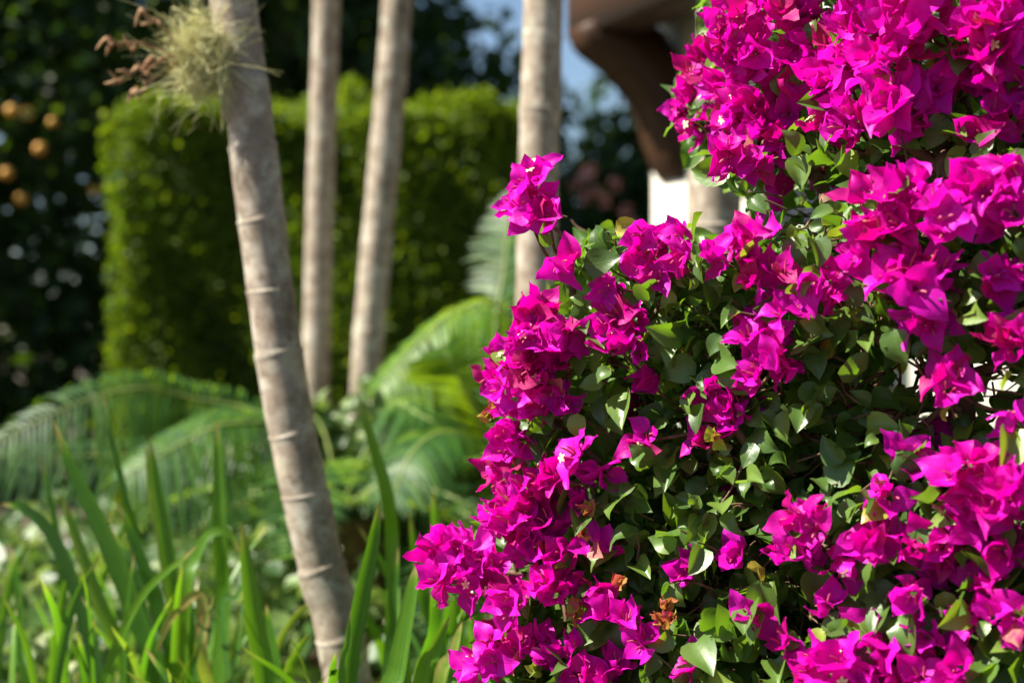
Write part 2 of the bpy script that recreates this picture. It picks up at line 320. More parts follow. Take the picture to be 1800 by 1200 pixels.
# ------------------------------------------------------------------ palm trees
def palm_tree(pix, dist, diam, ring_gap, top, label, seed, group=None, lean_top=0.0, rs=1.0):
    r = np.random.default_rng(seed)
    pts = [P(x, y, dist) for x, y in pix]                         # given from top to bottom
    lo, hi = pts[-1], pts[0]; dl = pts[-1] - pts[-2]; dl = dl / abs(dl[2])
    basep = lo + dl * lo[2] * np.array((0.6, 0.6, 1)); basep[2] = -0.05
    du = pts[0] - pts[1]; du = du / abs(du[2])
    topp = hi + du * (top - hi[2]) * np.array((0.8 + lean_top, 1, 1)); topp[2] = top
    pl = [basep] + pts[::-1] + [(hi + topp) / 2 + np.array((0, 0, 0.0)), topp]
    n = int((top + 0.05) / 0.0085); c = path(pl, n)
    dd = np.r_[0, np.cumsum(np.linalg.norm(np.diff(c, axis=0), axis=1))]
    rings = []; z = 0.05
    while z < dd[-1]:
        rings.append(z); z += ring_gap * r.uniform(0.78, 1.22)
    rings = np.array(rings); k = np.searchsorted(rings, dd) - 1; k = np.clip(k, 0, len(rings) - 1); ph = dd - rings[k]
    nxt = np.where(k + 1 < len(rings), rings[np.minimum(k + 1, len(rings) - 1)], 99) - dd
    rad = diam / 2 * (1 + 0.16 * np.exp(-dd / 0.25)) * np.interp(dd, [0, dd[-1]], [1.02, 0.92])
    lip = rs * (0.045 * np.exp(-(nxt / 0.006) ** 2) + 0.014 * np.exp(-np.abs(nxt) / 0.03) - 0.015 * np.exp(-(ph / 0.012) ** 2))
    rad = rad * (1 + lip + 0.012 * np.sin(dd * 23) + 0.01 * np.sin(dd * 61))
    sides = 28
    v, q = tube_np(c, rad, sides)
    v = v.reshape(n, sides, 3)                                    # ring scars run slightly askew, bark is lumpy
    for kk in range(1, 4):
        v[:, :, 2] += 0.0035 * np.sin(kk * np.linspace(0, 2 * np.pi, sides, endpoint=False) + k[:, None] * 2.1 * kk) / kk
    tint = np.repeat(rs * (0.25 * np.exp(-(nxt / 0.004) ** 2) + 0.08 * np.exp(-(ph / 0.02) ** 2)), sides)
    o = thing('palm_tree', basep * (1, 1, 0), label, 'palm tree', group)
    put('trunk', (v.reshape(-1, 3), q), M['palm'], o, basep * (1, 1, 0), tint=np.clip(tint, 0, 1))
    og = basep * (1, 1, 0)
    for a in range(9):                                            # its crown stands far above the picture
        an = a * 2.4 + seed; L = 1.35; dx, dy = math.cos(an), math.sin(an); e = r.uniform(0.25, 0.75)
        frond(o, og, [topp + np.array((dx * L * f, dy * L * f, e * f * 1.1 - (1.15 + 0.3 * (1 - e)) * f * f)) for f in (0, 0.3, 0.65, 1)], (0, 0, 1), 0.34, 42, 0.032, 0.5, tint0=0.4, rr=0.014)
    return o, c
palm1, c1 = palm_tree([(410, 0), (432, 150), (452, 320), (474, 500), (503, 700), (535, 860), (568, 1010), (604, 1150)], 2.45, 0.081, 0.128, 5.8,
            'leaning pale palm trunk with ring scars and an air plant tuft growing on it', 3)
palm_tree([(955, 0), (949, 200), (944, 420), (938, 700), (934, 900)], 3.2, 0.091, 0.235, 6.0, 'upright ringed palm trunk rising behind the lone magenta spray', 5)
palm_tree([(1275, 0), (1262, 200), (1256, 350), (1252, 600), (1250, 900)], 2.9, 0.108, 0.25, 6.3, 'palm trunk beside the white corner pillar and brown bracket', 8)
palm_tree([(574, 0), (566, 250), (560, 450), (555, 690)], 4.7, 0.090, 0.30, 6.4, 'slim straight palm trunk in front of the clipped hedge, paired with a leaning one', 9, rs=0.25)
palm_tree([(698, 0), (678, 250), (660, 450), (642, 690)], 4.5, 0.097, 0.30, 6.2, 'slim palm trunk leaning to the right in front of the clipped hedge', 12, rs=0.25)

# ------------------------------------------------------------------ air plant on the leaning palm
ap0 = P(393, 100, 2.42)
ap = thing('air_plant', ap0, 'pale tuft of air plant strands clinging to the leaning palm trunk', 'air plant')
V, Q, T = [], [], []; off = 0
for k in range(1300):
    d = unit(np.array((rng.normal(-0.45, 0.7), rng.normal(-0.3, 0.6), rng.normal(0.1, 0.75)))); L = rng.uniform(0.014, 0.046) * (1.9 if rng.uniform() < 0.15 else 1.0)
    s0 = np.array((rng.normal(-0.030, 0.017), rng.normal(-0.022, 0.012), rng.normal(-0.004, 0.027)))
    f = np.linspace(0, 1, 6)[:, None]; cu = rng.normal(0, 0.75, 3) + np.array((0, 0, -0.05))
    p = s0 + d * L * f + cu * L * f ** 2 * 0.8 + 0.014 * f * np.sin(f * rng.uniform(4, 12) + rng.uniform(0, 6)) * rng.normal(0, 1, 3)
    wd = unit(np.cross(d, rng.normal(0, 1, 3))) * 0.0012
    tp = np.linspace(1, 0.25, 6)[:, None]
    V.append(np.stack([p - wd * tp, p + wd * tp], 1).reshape(-1, 3)); Q.append(np.array([(2 * i, 2 * i + 1, 2 * i + 3, 2 * i + 2) for i in range(5)]) + off); off += 12
    T.append(np.full(12, rng.uniform(0, 1)))
tag(obj('strand_tuft', mesh_np('strand_tuft', np.concatenate(V), np.concatenate(Q), M['airp'], np.concatenate(T)), ap), kind='stuff')
for (tx, ty) in [(205, 145), (240, 175), (190, 78), (262, 120), (255, 30)]:
    e = P(tx, ty, 2.34) - ap0; s = P(330, 110, 2.40) - ap0
    c = path([s, s * 0.5 + e * 0.5 + np.array((0, 0, 0.014)), e * 0.85 + s * 0.15 + np.array((0, 0, 0.008)), e], 14)
    parts = [tube_np(c, np.linspace(0.0022, 0.0015, 14), 5)]
    for k in range(4):
        i = 6 + 2 * k; parts.append(tube_np(path([c[i], c[i] + np.array((-0.008, rng.normal(0, .006), rng.normal(0, 0.008))), c[i] + np.array((-0.022, rng.normal(0, .01), rng.normal(0, 0.012)))], 5), np.array((0.0015, 0.004, 0.0042, 0.003, 0.001)), 5))
    put('dry_stalk', join_np(parts), M['dry'], ap)
for k in range(7):
    z0 = rng.uniform(-0.03, 0.03); e = np.array((rng.uniform(-0.0, 0.035), -0.052, -rng.uniform(0.08, 0.14)))
    put('root', tube_np(path([(0, -0.035, z0), (e[0] * 0.6, -0.056, e[2] * 0.5), e], 10), np.linspace(0.003, 0.0012, 10), 5), M['airp'], ap)

# ------------------------------------------------------------------ strap-leaved plants
def strap_leaf(parent, origin, pts, wid, tint, tip=True, face=None):
    n = 22; c = path(pts, n); t = unit(np.gradient(c, axis=0))
    fc = np.array((rng.normal(0, 0.5), -1.0, 0.15)) if face is None else np.asarray(face, float)
    sd_ = unit(np.cross(t, fc)); nn = np.cross(sd_, t)
    f = np.linspace(0, 1, n); ww = wid / 2 * np.interp(f, [0, 0.15, 0.6, 0.85, 0.96, 1], [0.75, 1, 0.95, 0.62, 0.25, 0.02])
    V = np.stack([c - sd_ * ww[:, None] + nn * ww[:, None] * 0.28, c, c + sd_ * ww[:, None] + nn * ww[:, None] * 0.28], 1).reshape(-1, 3)
    Q = np.array([(3 * i + j, 3 * i + j + 1, 3 * i + j + 4, 3 * i + j + 3) for i in range(n - 1) for j in (0, 1)])
    uv = np.stack([np.tile([0, .5, 1], n), np.repeat(f, 3)], -1)
    tn = np.repeat(np.clip(tint + rng.normal(0, 0.015, n), 0, 1), 3)
    if tip: tn = np.maximum(tn, np.repeat(np.interp(f, [0.80, 0.90, 0.955, 1], [0, 0.80, 0.95, 1]), 3)); tn[0::3] = np.minimum(1, tn[0::3] + 0.08)
    return obj('leaf', mesh_np('leaf', V - origin, Q, None, tn, uv, mats=[M['strap']]), parent)
def strap_plant(base_px, d, label, leaves, extra=6, rad=0.05, hgt=(0.45, 0.8)):
    base = P(base_px, 600, d); base[2] = 0.0
    o = thing('strap_leaf_plant', base, label, 'plant', 'strap-leaved plants below the palms')
    for spec in leaves:
        pts, wpx, tint = spec[0], spec[1], spec[2]
        dd_ = d + (spec[3] if len(spec) > 3 else 0.0)
        pp = [P(x, y, dd_) for x, y in pts][::-1]                  # given tip first
        root = base + np.array((rng.normal(0, rad), rng.normal(0, rad), -0.02)); lowest = pp[0]
        mid = lowest * 0.45 + root * 0.55; mid[:2] = lowest[:2] * 0.4 + root[:2] * 0.6
        if lowest[2] > 0.25: pp = [root, mid] + pp
        else: pp = [root] + pp
        strap_leaf(o, base, pp, wpx * 1.08 / FPX * dd_, tint)
    for k in range(extra):
        a = rng.uniform(0, 6.28); h = rng.uniform(*hgt); rr = rng.uniform(0.05, 0.28) * h
        root = base + np.array((rng.normal(0, rad), rng.normal(0, rad), -0.02)); dx, dy = math.cos(a) * rr, math.sin(a) * rr
        strap_leaf(o, base, [root, root + (dx * .25, dy * .25, h * .5), root + (dx * .7, dy * .7, h * .85), root + (dx * 1.3, dy * 1.3, h)], rng.uniform(0.006, 0.022), rng.uniform(0.1, 0.88))
    return o
strap_plant(230, 2.35, 'strap-leaved clump with a tall dark blade and a grey-green arching leaf', [
    ([(92, 735), (130, 830), (180, 930), (240, 1080), (275, 1200)], 34, 0.45), ([(107, 865), (135, 950), (175, 1060), (225, 1200)], 24, 0.80, 0.05),
    ([(0, 885), (40, 892), (85, 930), (125, 1010), (165, 1150)], 24, 0.12, 0.1), ([(180, 690), (200, 780), (222, 880), (250, 1010)], 13, 0.30, 0.15),
    ([(205, 880), (240, 960), (275, 1060), (300, 1200)], 26, 0.25, 0.05)], 20, rad=0.10, hgt=(0.45, 0.85))
strap_plant(330, 2.45, 'strap-leaved clump with a brown withered leaf bent down', [
    ([(262, 765), (275, 850), (292, 950), (310, 1100)], 24, 0.60), ([(256, 780), (266, 850), (280, 940)], 14, 0.85, 0.03),
    ([(380, 738), (384, 830), (386, 930), (392, 1100)], 26, 0.62, 0.1), ([(425, 975), (400, 935), (365, 940), (343, 985), (328, 1060)], 20, 0.70, -0.1),
    ([(272, 1150), (300, 1085), (345, 1045), (358, 1080), (360, 1180)], 20, 0.97, -0.15), ([(345, 1045), (352, 1110), (350, 1200)], 20, 0.6, -.1)], 20, rad=0.10, hgt=(0.45, 0.85))
strap_plant(455, 2.2, 'bright green strap-leaved clump just left of the leaning trunk foot', [
    ([(424, 915), (436, 1010), (450, 1110), (462, 1230)], 34, 0.66), ([(468, 1060), (478, 1120), (490, 1210)], 22, 0.5, 0.05),
    ([(438, 1010), (415, 1050), (392, 1090)], 12, 0.35, 0.1), ([(545, 1110), (520, 1150), (505, 1215)], 18, 0.75, 0.1)], 14, rad=0.08, hgt=(0.35, 0.72))
strap_plant(655, 2.0, 'strap-leaved clump with broad dark blades in front of the trunk foot', [
    ([(668, 878), (655, 960), (634, 1060), (610, 1220)], 30, 0.35), ([(616, 1070), (612, 1130), (600, 1210)], 13, 0.6, -0.1), ([(590, 1145), (582, 1180), (575, 1230)], 24, 0.45, -0.1),
    ([(628, 690), (655, 780), (682, 880), (690, 1010)], 24, 0.72, 0.45), ([(700, 960), (690, 1050), (680, 1200)], 22, 0.30, 0.25)], 14, rad=0.08, hgt=(0.35, 0.72))
strap_plant(735, 1.85, 'sunlit strap-leaved clump tucked under the lowest magenta spray', [
    ([(732, 988), (720, 1060), (698, 1180), (690, 1260)], 36, 0.66), ([(790, 1082), (765, 1140), (738, 1230)], 28, 0.74), ([(812, 1092), (795, 1150), (770, 1230)], 24, 0.85, 0.05),
    ([(760, 1020), (762, 1100), (750, 1230)], 30, 0.2, 0.2)], 10, rad=0.07, hgt=(0.3, 0.62))
strap_plant(60, 2.8, 'strap-leaved clump half hidden by pale ground cover leaves', [([(70, 800), (90, 880), (105, 980), (110, 1100)], 14, 0.3), ([(165, 1080), (168, 1150), (160, 1250)], 18, 0.3, -0.3), ([(20, 960), (35, 1050), (50, 1200)], 22, 0.4)], 18, rad=0.12, hgt=(0.5, 0.9))
strap_plant(840, 2.6, 'shaded strap-leaved clump behind the magenta sprays', [([(760, 860), (768, 950), (790, 1080)], 26, 0.35), ([(850, 880), (840, 1000), (835, 1100)], 30, 0.55), ([(720, 900), (735, 1000), (760, 1100)], 22, 0.3)], 16, rad=0.12, hgt=(0.5, 0.85))

# ------------------------------------------------------------------ ground cover
PV, PW = [0, .08, .25, .45, .65, .82, .93, 1], [.02, .2, .345, .37, .30, .17, .06, 0.005]
small = [blade(3, 2, PV, PW, 1, 0.3, c) for c in (-0.3, 0.4, 0.9)]
n = 5600
xs = rng.uniform(-2.3, 1.0, n); ys = rng.uniform(2.7, 5.6, n)
top = 0.40 + 0.16 * np.sin(xs * 3.1 + 1) * np.cos(ys * 2.7) + 0.10 * np.sin(xs * 7 + ys * 5) + np.interp(ys, [2.7, 3.4, 5.6], [-0.15, 0.06, 0.0])
zs = top * np.sqrt(rng.uniform(0.1, 1, n))
T = np.stack([xs, ys, zs], -1); nrm = unit(np.stack([rng.normal(-.2, .5, n), rng.normal(-.3, .5, n), rng.uniform(.3, 1, n)], -1)); d = rng.normal(0, 1, (n, 3)); d[:, 2] -= 0.3
tag(obj('ground_cover', scatter('ground_cover', small, frames(d, nrm), rng.uniform(0.05, 0.09, n), T, np.clip(rng.beta(1.3, 2.4, n), 0, 1), rng.integers(0, 3, n), M['cover'])),
    'low pale green leafy ground cover below the palms', 'ground cover', kind='stuff')

# ------------------------------------------------------------------ cycads
def cycad(base_px, d, zc, label, fronds, ring=9, flen=1.0, seed=1):
    base = P(base_px, 600, d); base[2] = 0
    o = thing('cycad', base, label, 'cycad', 'cycads in front of the hedge')
    cc = np.linspace(0, 1, 14); rad = 0.11 + 0.02 * np.sin(cc * 40)
    put('trunk', tube_np(np.stack([np.zeros(14), np.zeros(14), cc * zc - 0.02], -1), rad, 12), M['cyctrunk'], o)
    crown = base + np.array((0, 0, zc))
    for pts, dds, up, ll, tn, dr, ve in fronds:
        pp = [crown] + [P(x, y, d + z) for (x, y), z in zip(pts, dds)]
        frond(o, base, pp, up, ll, 46, 0.0105, dr, 0.35, 0.22, 0.0065, ve, tn)
    r = np.random.default_rng(seed)
    for k in range(ring):
        a = 2 * math.pi * (k + 0.3) / ring + r.uniform(-.2, .2); L = flen * r.uniform(0.8, 1.1); e = r.uniform(0.2, 0.75)
        frond(o, base, [crown + np.array((math.cos(a) * L * f, math.sin(a) * L * f, e * L * f * 1.2 - 0.85 * L * f * f)) for f in (0, .3, .65, 1)], (0, 0, 1), 0.17, 40, 0.011, 0.25, 0.4, 0.15, 0.009, 0.3, r.uniform(0.3, 0.7) + (0.3 if seed == 5 else 0.0))
    return o
cycad(600, 4.1, 0.62, 'broad cycad with long arching fronds behind the leaning trunk', [
    ([(480, 740), (340, 700), (240, 682), (120, 715), (0, 775)], (0, -.05, -.15, -.25, -.3), (0.1, -0.75, 0.65), 0.23, 0.55, 0.75, 0.15),
    ([(520, 760), (400, 745), (300, 790), (215, 840)], (-.15, -.3, -.4, -.45), (0, -0.7, 0.7), 0.22, 0.7, 0.8, 0.1),
    ([(560, 740), (480, 726), (380, 728), (330, 770)], (.1, .1, .05, 0), (0, -0.4, 1), 0.15, 0.5, 0.5, 0.15),
    ([(500, 780), (350, 800), (180, 800), (-30, 800)], (.1, .15, .1, .05), (0, -0.8, 0.6), 0.22, 0.35, 0.7, 0.1),
    ([(680, 720), (740, 730), (820, 780)], (-.1, -.2, -.25), (0, -0.4, 1), 0.17, 0.5, 0.6, 0.1)], 7, 0.85, 2)
cycad(905, 3.9, 0.5, 'cycad with a sunlit upright frond behind the magenta bush', [
    ([(900, 640), (880, 540), (800, 548), (720, 615), (668, 680)], (0, -.05, -.1, -.15, -.2), (-0.3, -0.5, 0.8), 0.20, 1.0, 0.8, 0.0),
    ([(860, 780), (820, 690), (795, 640), (780, 610)], (-.2, -.35, -.4, -.4), (-0.55, -0.8, 0.2), 0.17, 0.95, 0.1, 0.25),
    ([(870, 620), (885, 480), (893, 400), (900, 340)], (0.2, .3, .35, .4), (-0.6, -0.8, 0.1), 0.14, 0.6, 0.2, 0.25),
    ([(850, 800), (780, 760), (720, 800), (690, 880)], (-.2, -.3, -.4, -.45), (-0.2, -0.4, 1), 0.16, 0.6, 0.5, 0.1)], 6, 0.8, 5)

# ------------------------------------------------------------------ leafy shrub at the feet of the slim palms
sb = P(625, 600, 4.28); sb[2] = 0; sh = thing('leafy_shrub', sb, 'low green leafy shrub hiding the feet of the two slim palm trunks', 'shrub')
n = 3200; u = unit(rng.normal(0, 1, (n, 3))); rad = rng.uniform(0.3, 1, n) ** 0.5
T = np.stack([0.30 * u[:, 0] * rad, 0.13 * u[:, 1] * rad, np.abs(0.50 + 0.46 * u[:, 2] * rad * (1 + 0.12 * np.sin(u[:, 0] * 9)))], -1)
tag(obj('foliage', scatter('foliage', small, frames(rng.normal(0, 1, (n, 3)) + np.array((0, -.2, -.2)), unit(u + (-.3, -.3, .7) + rng.normal(0, .5, (n, 3)))), rng.uniform(0.03, 0.065, n), T, rng.beta(1.4, 2.2, n), rng.integers(0, 3, n), M['cover']), sh), kind='stuff')
for k in range(6): put('stem', tube_np(path([(0.03 * k - 0.08, 0, -0.02), (0.06 * k - 0.16, 0.01, 0.3), (0.085 * k - 0.22, 0, 0.62)], 8), np.linspace(0.008, 0.003, 8), 6), M['wood'], sh)

# ------------------------------------------------------------------ clipped hedge
hx0, hx1, hy0, hy1, hz = -2.04, 0.05, 7.4, 8.5, 2.30
hd = thing('clipped_hedge', ((hx0 + hx1) / 2, (hy0 + hy1) / 2, 0), 'tall clipped green hedge block with a sunlit top edge', 'hedge')
ho = np.array(((hx0 + hx1) / 2, (hy0 + hy1) / 2, 0))
put('woody_core', box_np(((hx0 + hx1) / 2, (hy0 + hy1) / 2, hz / 2 - 0.08), (hx1 - hx0 - 0.26, hy1 - hy0 - 0.26, hz - 0.2)), M['hedge_core'], hd, ho, smooth=False)
def hedge_pts(n, face):
    a, b2, dep = rng.uniform(0, 1, n), rng.uniform(0, 1, n), np.abs(rng.normal(0, 0.055, n))
    bul = 0.07 * np.sin(a * 9 + b2 * 5) * np.cos(b2 * 7) + 0.045 * np.sin(a * 23 + b2 * 17)
    if face == 'f': p = np.stack([hx0 + a * (hx1 - hx0), hy0 + dep + bul, b2 * hz], -1); o = (0, -1, 0.2)
    if face == 'l': p = np.stack([hx0 + dep - 0.10 * (1 - b2) + bul, hy0 + a * (hy1 - hy0), b2 * hz], -1); o = (-1, 0, 0.2)
    if face == 'r': p = np.stack([hx1 - dep + bul, hy0 + a * (hy1 - hy0), b2 * hz], -1); o = (1, 0, 0.2)
    if face == 't': p = np.stack([hx0 + a * (hx1 - hx0), hy0 + b2 * (hy1 - hy0), hz - dep + 0.7 * bul + np.abs(rng.normal(0, 0.03, n))], -1); o = (0, 0, 1)
    return p, np.tile(o, (n, 1))
PT = [hedge_pts(k, f) for k, f in ((36000, 'f'), (14000, 'l'), (5000, 'r'), (18000, 't'))]
T = np.concatenate([p for p, _ in PT]); O = np.concatenate([o for _, o in PT]).astype(float)
k = 900                                                           # upright shoots above the clipped top
sx = rng.choice([-0.92, -0.86, -0.75, -1.3, -1.9, -0.45, -1.6, -0.2, -1.08, -1.78], k) + rng.normal(0, 0.035, k); sz = hz + rng.uniform(0, 1, k) * np.where(np.abs(sx + 0.86) < 0.08, 0.2, 0.09)
T = np.concatenate([T, np.stack([sx, rng.uniform(hy0 + 0.05, hy0 + 0.35, k), sz], -1)]); O = np.concatenate([O, np.tile((0., 0., 1.), (k, 1))])
tiny = [blade(2, 2, PV, PW, 1, 0.3, c) for c in (-0.2, 0.6)]
n = len(T); nrm = unit(O + rng.normal(0, 0.6, (n, 3))); d = unit(O * 0.5 + rng.normal(0, 1, (n, 3)))
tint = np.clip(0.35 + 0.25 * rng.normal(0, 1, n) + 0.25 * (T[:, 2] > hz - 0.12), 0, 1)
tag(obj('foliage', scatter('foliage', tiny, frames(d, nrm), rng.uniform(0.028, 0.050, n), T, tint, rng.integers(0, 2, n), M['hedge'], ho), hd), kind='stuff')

# ------------------------------------------------------------------ background trees
big = [blade(2, 2, PV, PW, 1, 0.3, c) for c in (-0.2, 0.6)]
def tree(x, y, blobs, nleaf, size, trunk, label, seed, tint0=0.35, name='garden_tree', lobes=None, cat='tree', trunkmat='bark'):
    r = np.random.default_rng(seed); o = thing(name, (x, y, 0), label, cat, 'trees behind the hedge'); og = np.array((x, y, 0))
    bl = np.array(blobs, float); vol = bl[:, 3] * bl[:, 4] * bl[:, 5]; pick = r.choice(len(bl), nleaf, p=vol / vol.sum())
    u = unit(r.normal(0, 1, (nleaf, 3))); rad = r.uniform(0.45, 1.0, nleaf) ** 0.5
    clump = 1 + 0.22 * np.sin(u[:, 0] * 7 + pick) * np.sin(u[:, 1] * 8 + 2 * pick) * np.sin(u[:, 2] * 6 + pick)
    T = bl[pick, :3] + u * rad[:, None] * clump[:, None] * bl[pick, 3:6]
    T[:, 2] = np.maximum(T[:, 2], 0.05)
    nrm = unit(u + np.array((0, 0, 0.5)) + r.normal(0, 0.6, (nleaf, 3))); d = unit(r.normal(0, 1, (nleaf, 3)) + np.array((0, 0, -0.4)))
    tag(obj('crown', scatter('crown', big, frames(d, nrm), r.uniform(0.7, 1.3, nleaf) * size, T, np.clip(tint0 + r.normal(0, 0.25, nleaf), 0, 1), r.integers(0, 2, nleaf), M['tree'], og), o), kind='stuff')
    if trunk:
        h, rr = trunk; c = path([(0, 0, -0.05), (0.05, 0, h * 0.4), (-0.03, 0.02, h * 0.75), (0.02, 0, h)], 24)
        put('trunk', tube_np(c, np.linspace(rr * 1.2, rr * 0.6, 24), 12), M[trunkmat], o)
        for k in range(min(6, len(bl))):
            e = bl[k, :3] - og; s = c[int(14 + k)]
            put('limb', tube_np(path([s, s * .5 + e * .5 + np.array((0, 0, .15)), e], 10), np.linspace(rr * 0.45, rr * 0.12, 10), 7), M[trunkmat], o)
    return o
tree(-4.2, 10.2, [(-4.4, 10.2, 1.3, 1.6, 1.1, 1.3), (-3.6, 10.0, 2.9, 1.2, 1.0, 1.0), (-5.0, 10.3, 3.6, 1.5, 1.2, 1.2), (-3.3, 10.3, 0.8, 1.0, 0.8, 0.9), (-4.0, 10.2, 4.6, 1.6, 1.2, 0.9)], 15000, 0.13, (3.2, 0.14),
     'dark glossy tree with orange fruit at the hedge end', 21, 0.3)
for k, (x, y) in enumerate([(70, 262), (12, 305), (38, 350), (20, 195), (48, 200), (165, 335), (92, 215)]):
    c = P(x, y, 8.9 + 0.2 * (k % 3)); f = np.linspace(-1, 1, 9); rr = (0.040 if k < 5 else 0.030)
    v, q = tube_np(np.stack([0 * f, 0 * f, f * rr], -1), np.sqrt(np.maximum(1 - f ** 2, 0.002)) * rr, 10)
    o = obj('orange_fruit', mesh_np('orange_fruit', v, q, M['orange'], np.full(len(v), 0.3 + 0.05 * k)), None, Vector(c))
    tag(o, 'small round orange fruit hanging in the dark tree', 'fruit', 'orange fruit in the dark tree')
tree(-1.8, 11.4, [(-2.6, 11.4, 3.9, 1.5, 1.1, 1.1), (-1.7, 11.6, 5.0, 1.5, 1.1, 1.0), (-3.2, 11.8, 5.2, 1.6, 1.2, 1.2), (-1.9, 11.9, 3.1, 1.0, 0.8, 0.9)], 12000, 0.13, (4.2, 0.15), 'green tree with a grey trunk showing above the hedge', 22, 0.62)
tree(-0.9, 12.2, [(-1.45, 12.2, 3.6, 1.15, 1.2, 1.2), (-1.5, 12.3, 4.9, 1.15, 1.1, 1.0), (-0.4, 12.0, 2.2, 0.95, 1.0, 1.05), (-1.5, 12.5, 2.2, 1.3, 1.0, 1.3), (-0.05, 12.6, 2.9, 0.62, 0.6, 0.78)], 14500, 0.13, (3.4, 0.12), 'dark dense tree standing right behind the hedge', 23, 0.25)
tree(1.2, 13.2, [(0.95, 13.2, 2.1, 0.55, 0.8, 1.15), (1.25, 13.4, 1.4, 1.3, 1.0, 1.4), (1.9, 13.4, 2.2, 1.2, 1.0, 1.5), (0.3, 13.5, 1.0, 1.2, 1.0, 1.2), (1.15, 13.5, 3.3, 0.5, 0.6, 0.6)], 12000, 0.12, (1.8, 0.1), 'dark shrubby tree with salmon flowers beyond the brown bracket', 24, 0.25)
tree(-7.2, 14.5, [(-7.2, 14.5, 2.5, 2.6, 1.5, 2.6), (-5.6, 14.8, 5.0, 2.4, 1.5, 2.2), (-8.5, 14.5, 5.5, 2.4, 1.5, 2.2)], 9000, 0.20, (4.2, 0.2), 'far shady tree behind the orange fruit tree', 25, 0.3)
tree(-2.6, 16.0, [(-2.6, 16, 2.2, 2.8, 1.4, 2.4), (-4.2, 16.2, 5.0, 2.2, 1.5, 2.0), (-2.05, 16.0, 4.6, 1.3, 1.3, 2.2), (0.4, 16.4, 1.6, 2.2, 1.2, 1.8), (-0.35, 16.2, 4.4, 0.55, 0.6, 0.6), (0.55, 16.2, 3.3, 0.5, 0.6, 0.7)], 13000, 0.20, (4.2, 0.2), 'far shady tree filling the gaps above the hedge', 26, 0.3)
k = 26; T = np.stack([rng.uniform(0.55, 1.3, k), rng.uniform(11.9, 12.3, k), rng.uniform(1.7, 2.75, k)], -1)
for i in range(9):
    c = P(*[(1025, 310), (1045, 335), (1038, 300), (1062, 352), (1100, 370), (1030, 350), (1080, 325), (1010, 330), (1115, 395)][i], 11.6)
    m_ = 14; dirs = unit(rng.normal(0, 1, (m_, 3))); nn = rng.normal(0, 1, (m_, 3))
    o = obj('salmon_flower', scatter('salmon_flower', small, frames(dirs, nn), np.full(m_, 0.055), dirs * 0.02, rng.uniform(0, 1, m_), rng.integers(0, 3, m_), M['pinkf']), None, Vector(c))
    tag(o, 'blurred salmon pink flower in the dark shrubby tree', 'flower', 'salmon flowers in the shrubby tree')

# ------------------------------------------------------------------ white house with brown eaves
tx_ = np.array((0.436, -0.9, 0.0)); nx_ = np.array((-0.9, -0.436, 0.0)); zx_ = np.array((0, 0, 1.0)); AX = np.stack([tx_, nx_, zx_])
H0 = np.array((0.66, 6.0, 0.0))
house = thing('white_house', H0, 'white plastered house corner with dark brown eaves and a curved bracket', 'house')
def hb(name, t, nn, z, st, sn, sz, mat, parent=house):
    return put(name, box_np(tx_ * t + nx_ * nn + zx_ * z, (st, sn, sz), AX), M[mat], parent, smooth=False)
hb('wall', 2.6, -0.15, 1.65, 5.0, 0.2, 3.3, 'plaster')
hb('corner_pillar', 0.17, -0.10, 1.6, 0.34, 0.36, 3.2, 'plaster')
hb('pillar_base', 0.17, -0.10, 0.15, 0.42, 0.44, 0.3, 'plaster')
hb('eave_beam', 2.33, 0.40, 2.47, 4.6, 0.20, 0.30, 'timber')
for i in range(8): hb('rafter', 0.12 + 0.62 * i, 0.14, 2.655, 0.10, 0.74, 0.13, 'timber')
hb('soffit', 2.3, 0.10, 2.745, 4.7, 0.81, 0.04, 'timber')
hb('wall_plate', 2.33, 0.03, 2.55, 4.6, 0.14, 0.22, 'timber')
hb('purlin', 2.33, 0.21, 2.50, 4.62, 0.12, 0.20, 'timber')
hb('roof', 2.3, 0.08, 2.82, 4.8, 0.92, 0.10, 'rooft')
for i in range(19): put('roof_tile', tube_np([tx_ * (0.0 + 0.25 * i) + nx_ * 0.58 + zx_ * 2.90, tx_ * (0.0 + 0.25 * i) + nx_ * -0.3 + zx_ * 3.12], 0.10, 10), M['rooft'], house)
def bracket(t):
    f = np.linspace(0, 1, 16); ang = f * math.pi / 2
    lo = path([(0.0, 1.72), (0.14, 1.78), (0.22, 1.92), (0.29, 2.06), (0.44, 2.18), (0.60, 2.26), (0.64, 2.345)], 16)
    hi_ = path([(0.0, 2.14), (0.08, 2.20), (0.16, 2.27), (0.24, 2.345), (0.40, 2.36), (0.50, 2.36), (0.60, 2.36)], 16)
    lo[:, 0] *= 0.82; hi_[:, 0] *= 0.82
    V = []
    for s in (-0.09, 0.09):
        for a in (lo, hi_):
            V += [tx_ * (t + s) + nx_ * p[0] + zx_ * p[1] for p in a]
    V = np.array(V); Q = []
    L0, H0_, L1, H1 = 0, 16, 32, 48
    for i in range(15):
        Q += [(L0 + i, L0 + i + 1, H0_ + i + 1, H0_ + i), (L1 + i, H1 + i, H1 + i + 1, L1 + i + 1), (L0 + i, L1 + i, L1 + i + 1, L0 + i + 1), (H0_ + i, H0_ + i + 1, H1 + i + 1, H1 + i)]
    Q += [(L0, H0_, H1, L1), (L0 + 15, L1 + 15, H1 + 15, H0_ + 15)]
    return V, np.array(Q)
for t in (0.17, 3.2): put('eave_bracket', bracket(t), M['timber'], house, smooth=False)
wi = hb('window', 0.95, -0.035, 1.35, 0.66, 0.03, 0.9, 'glass')
for dz in (-0.47, 0.47): hb('frame', 0.95, -0.02, 1.35 + dz, 0.78, 0.06, 0.05, 'timber', wi)
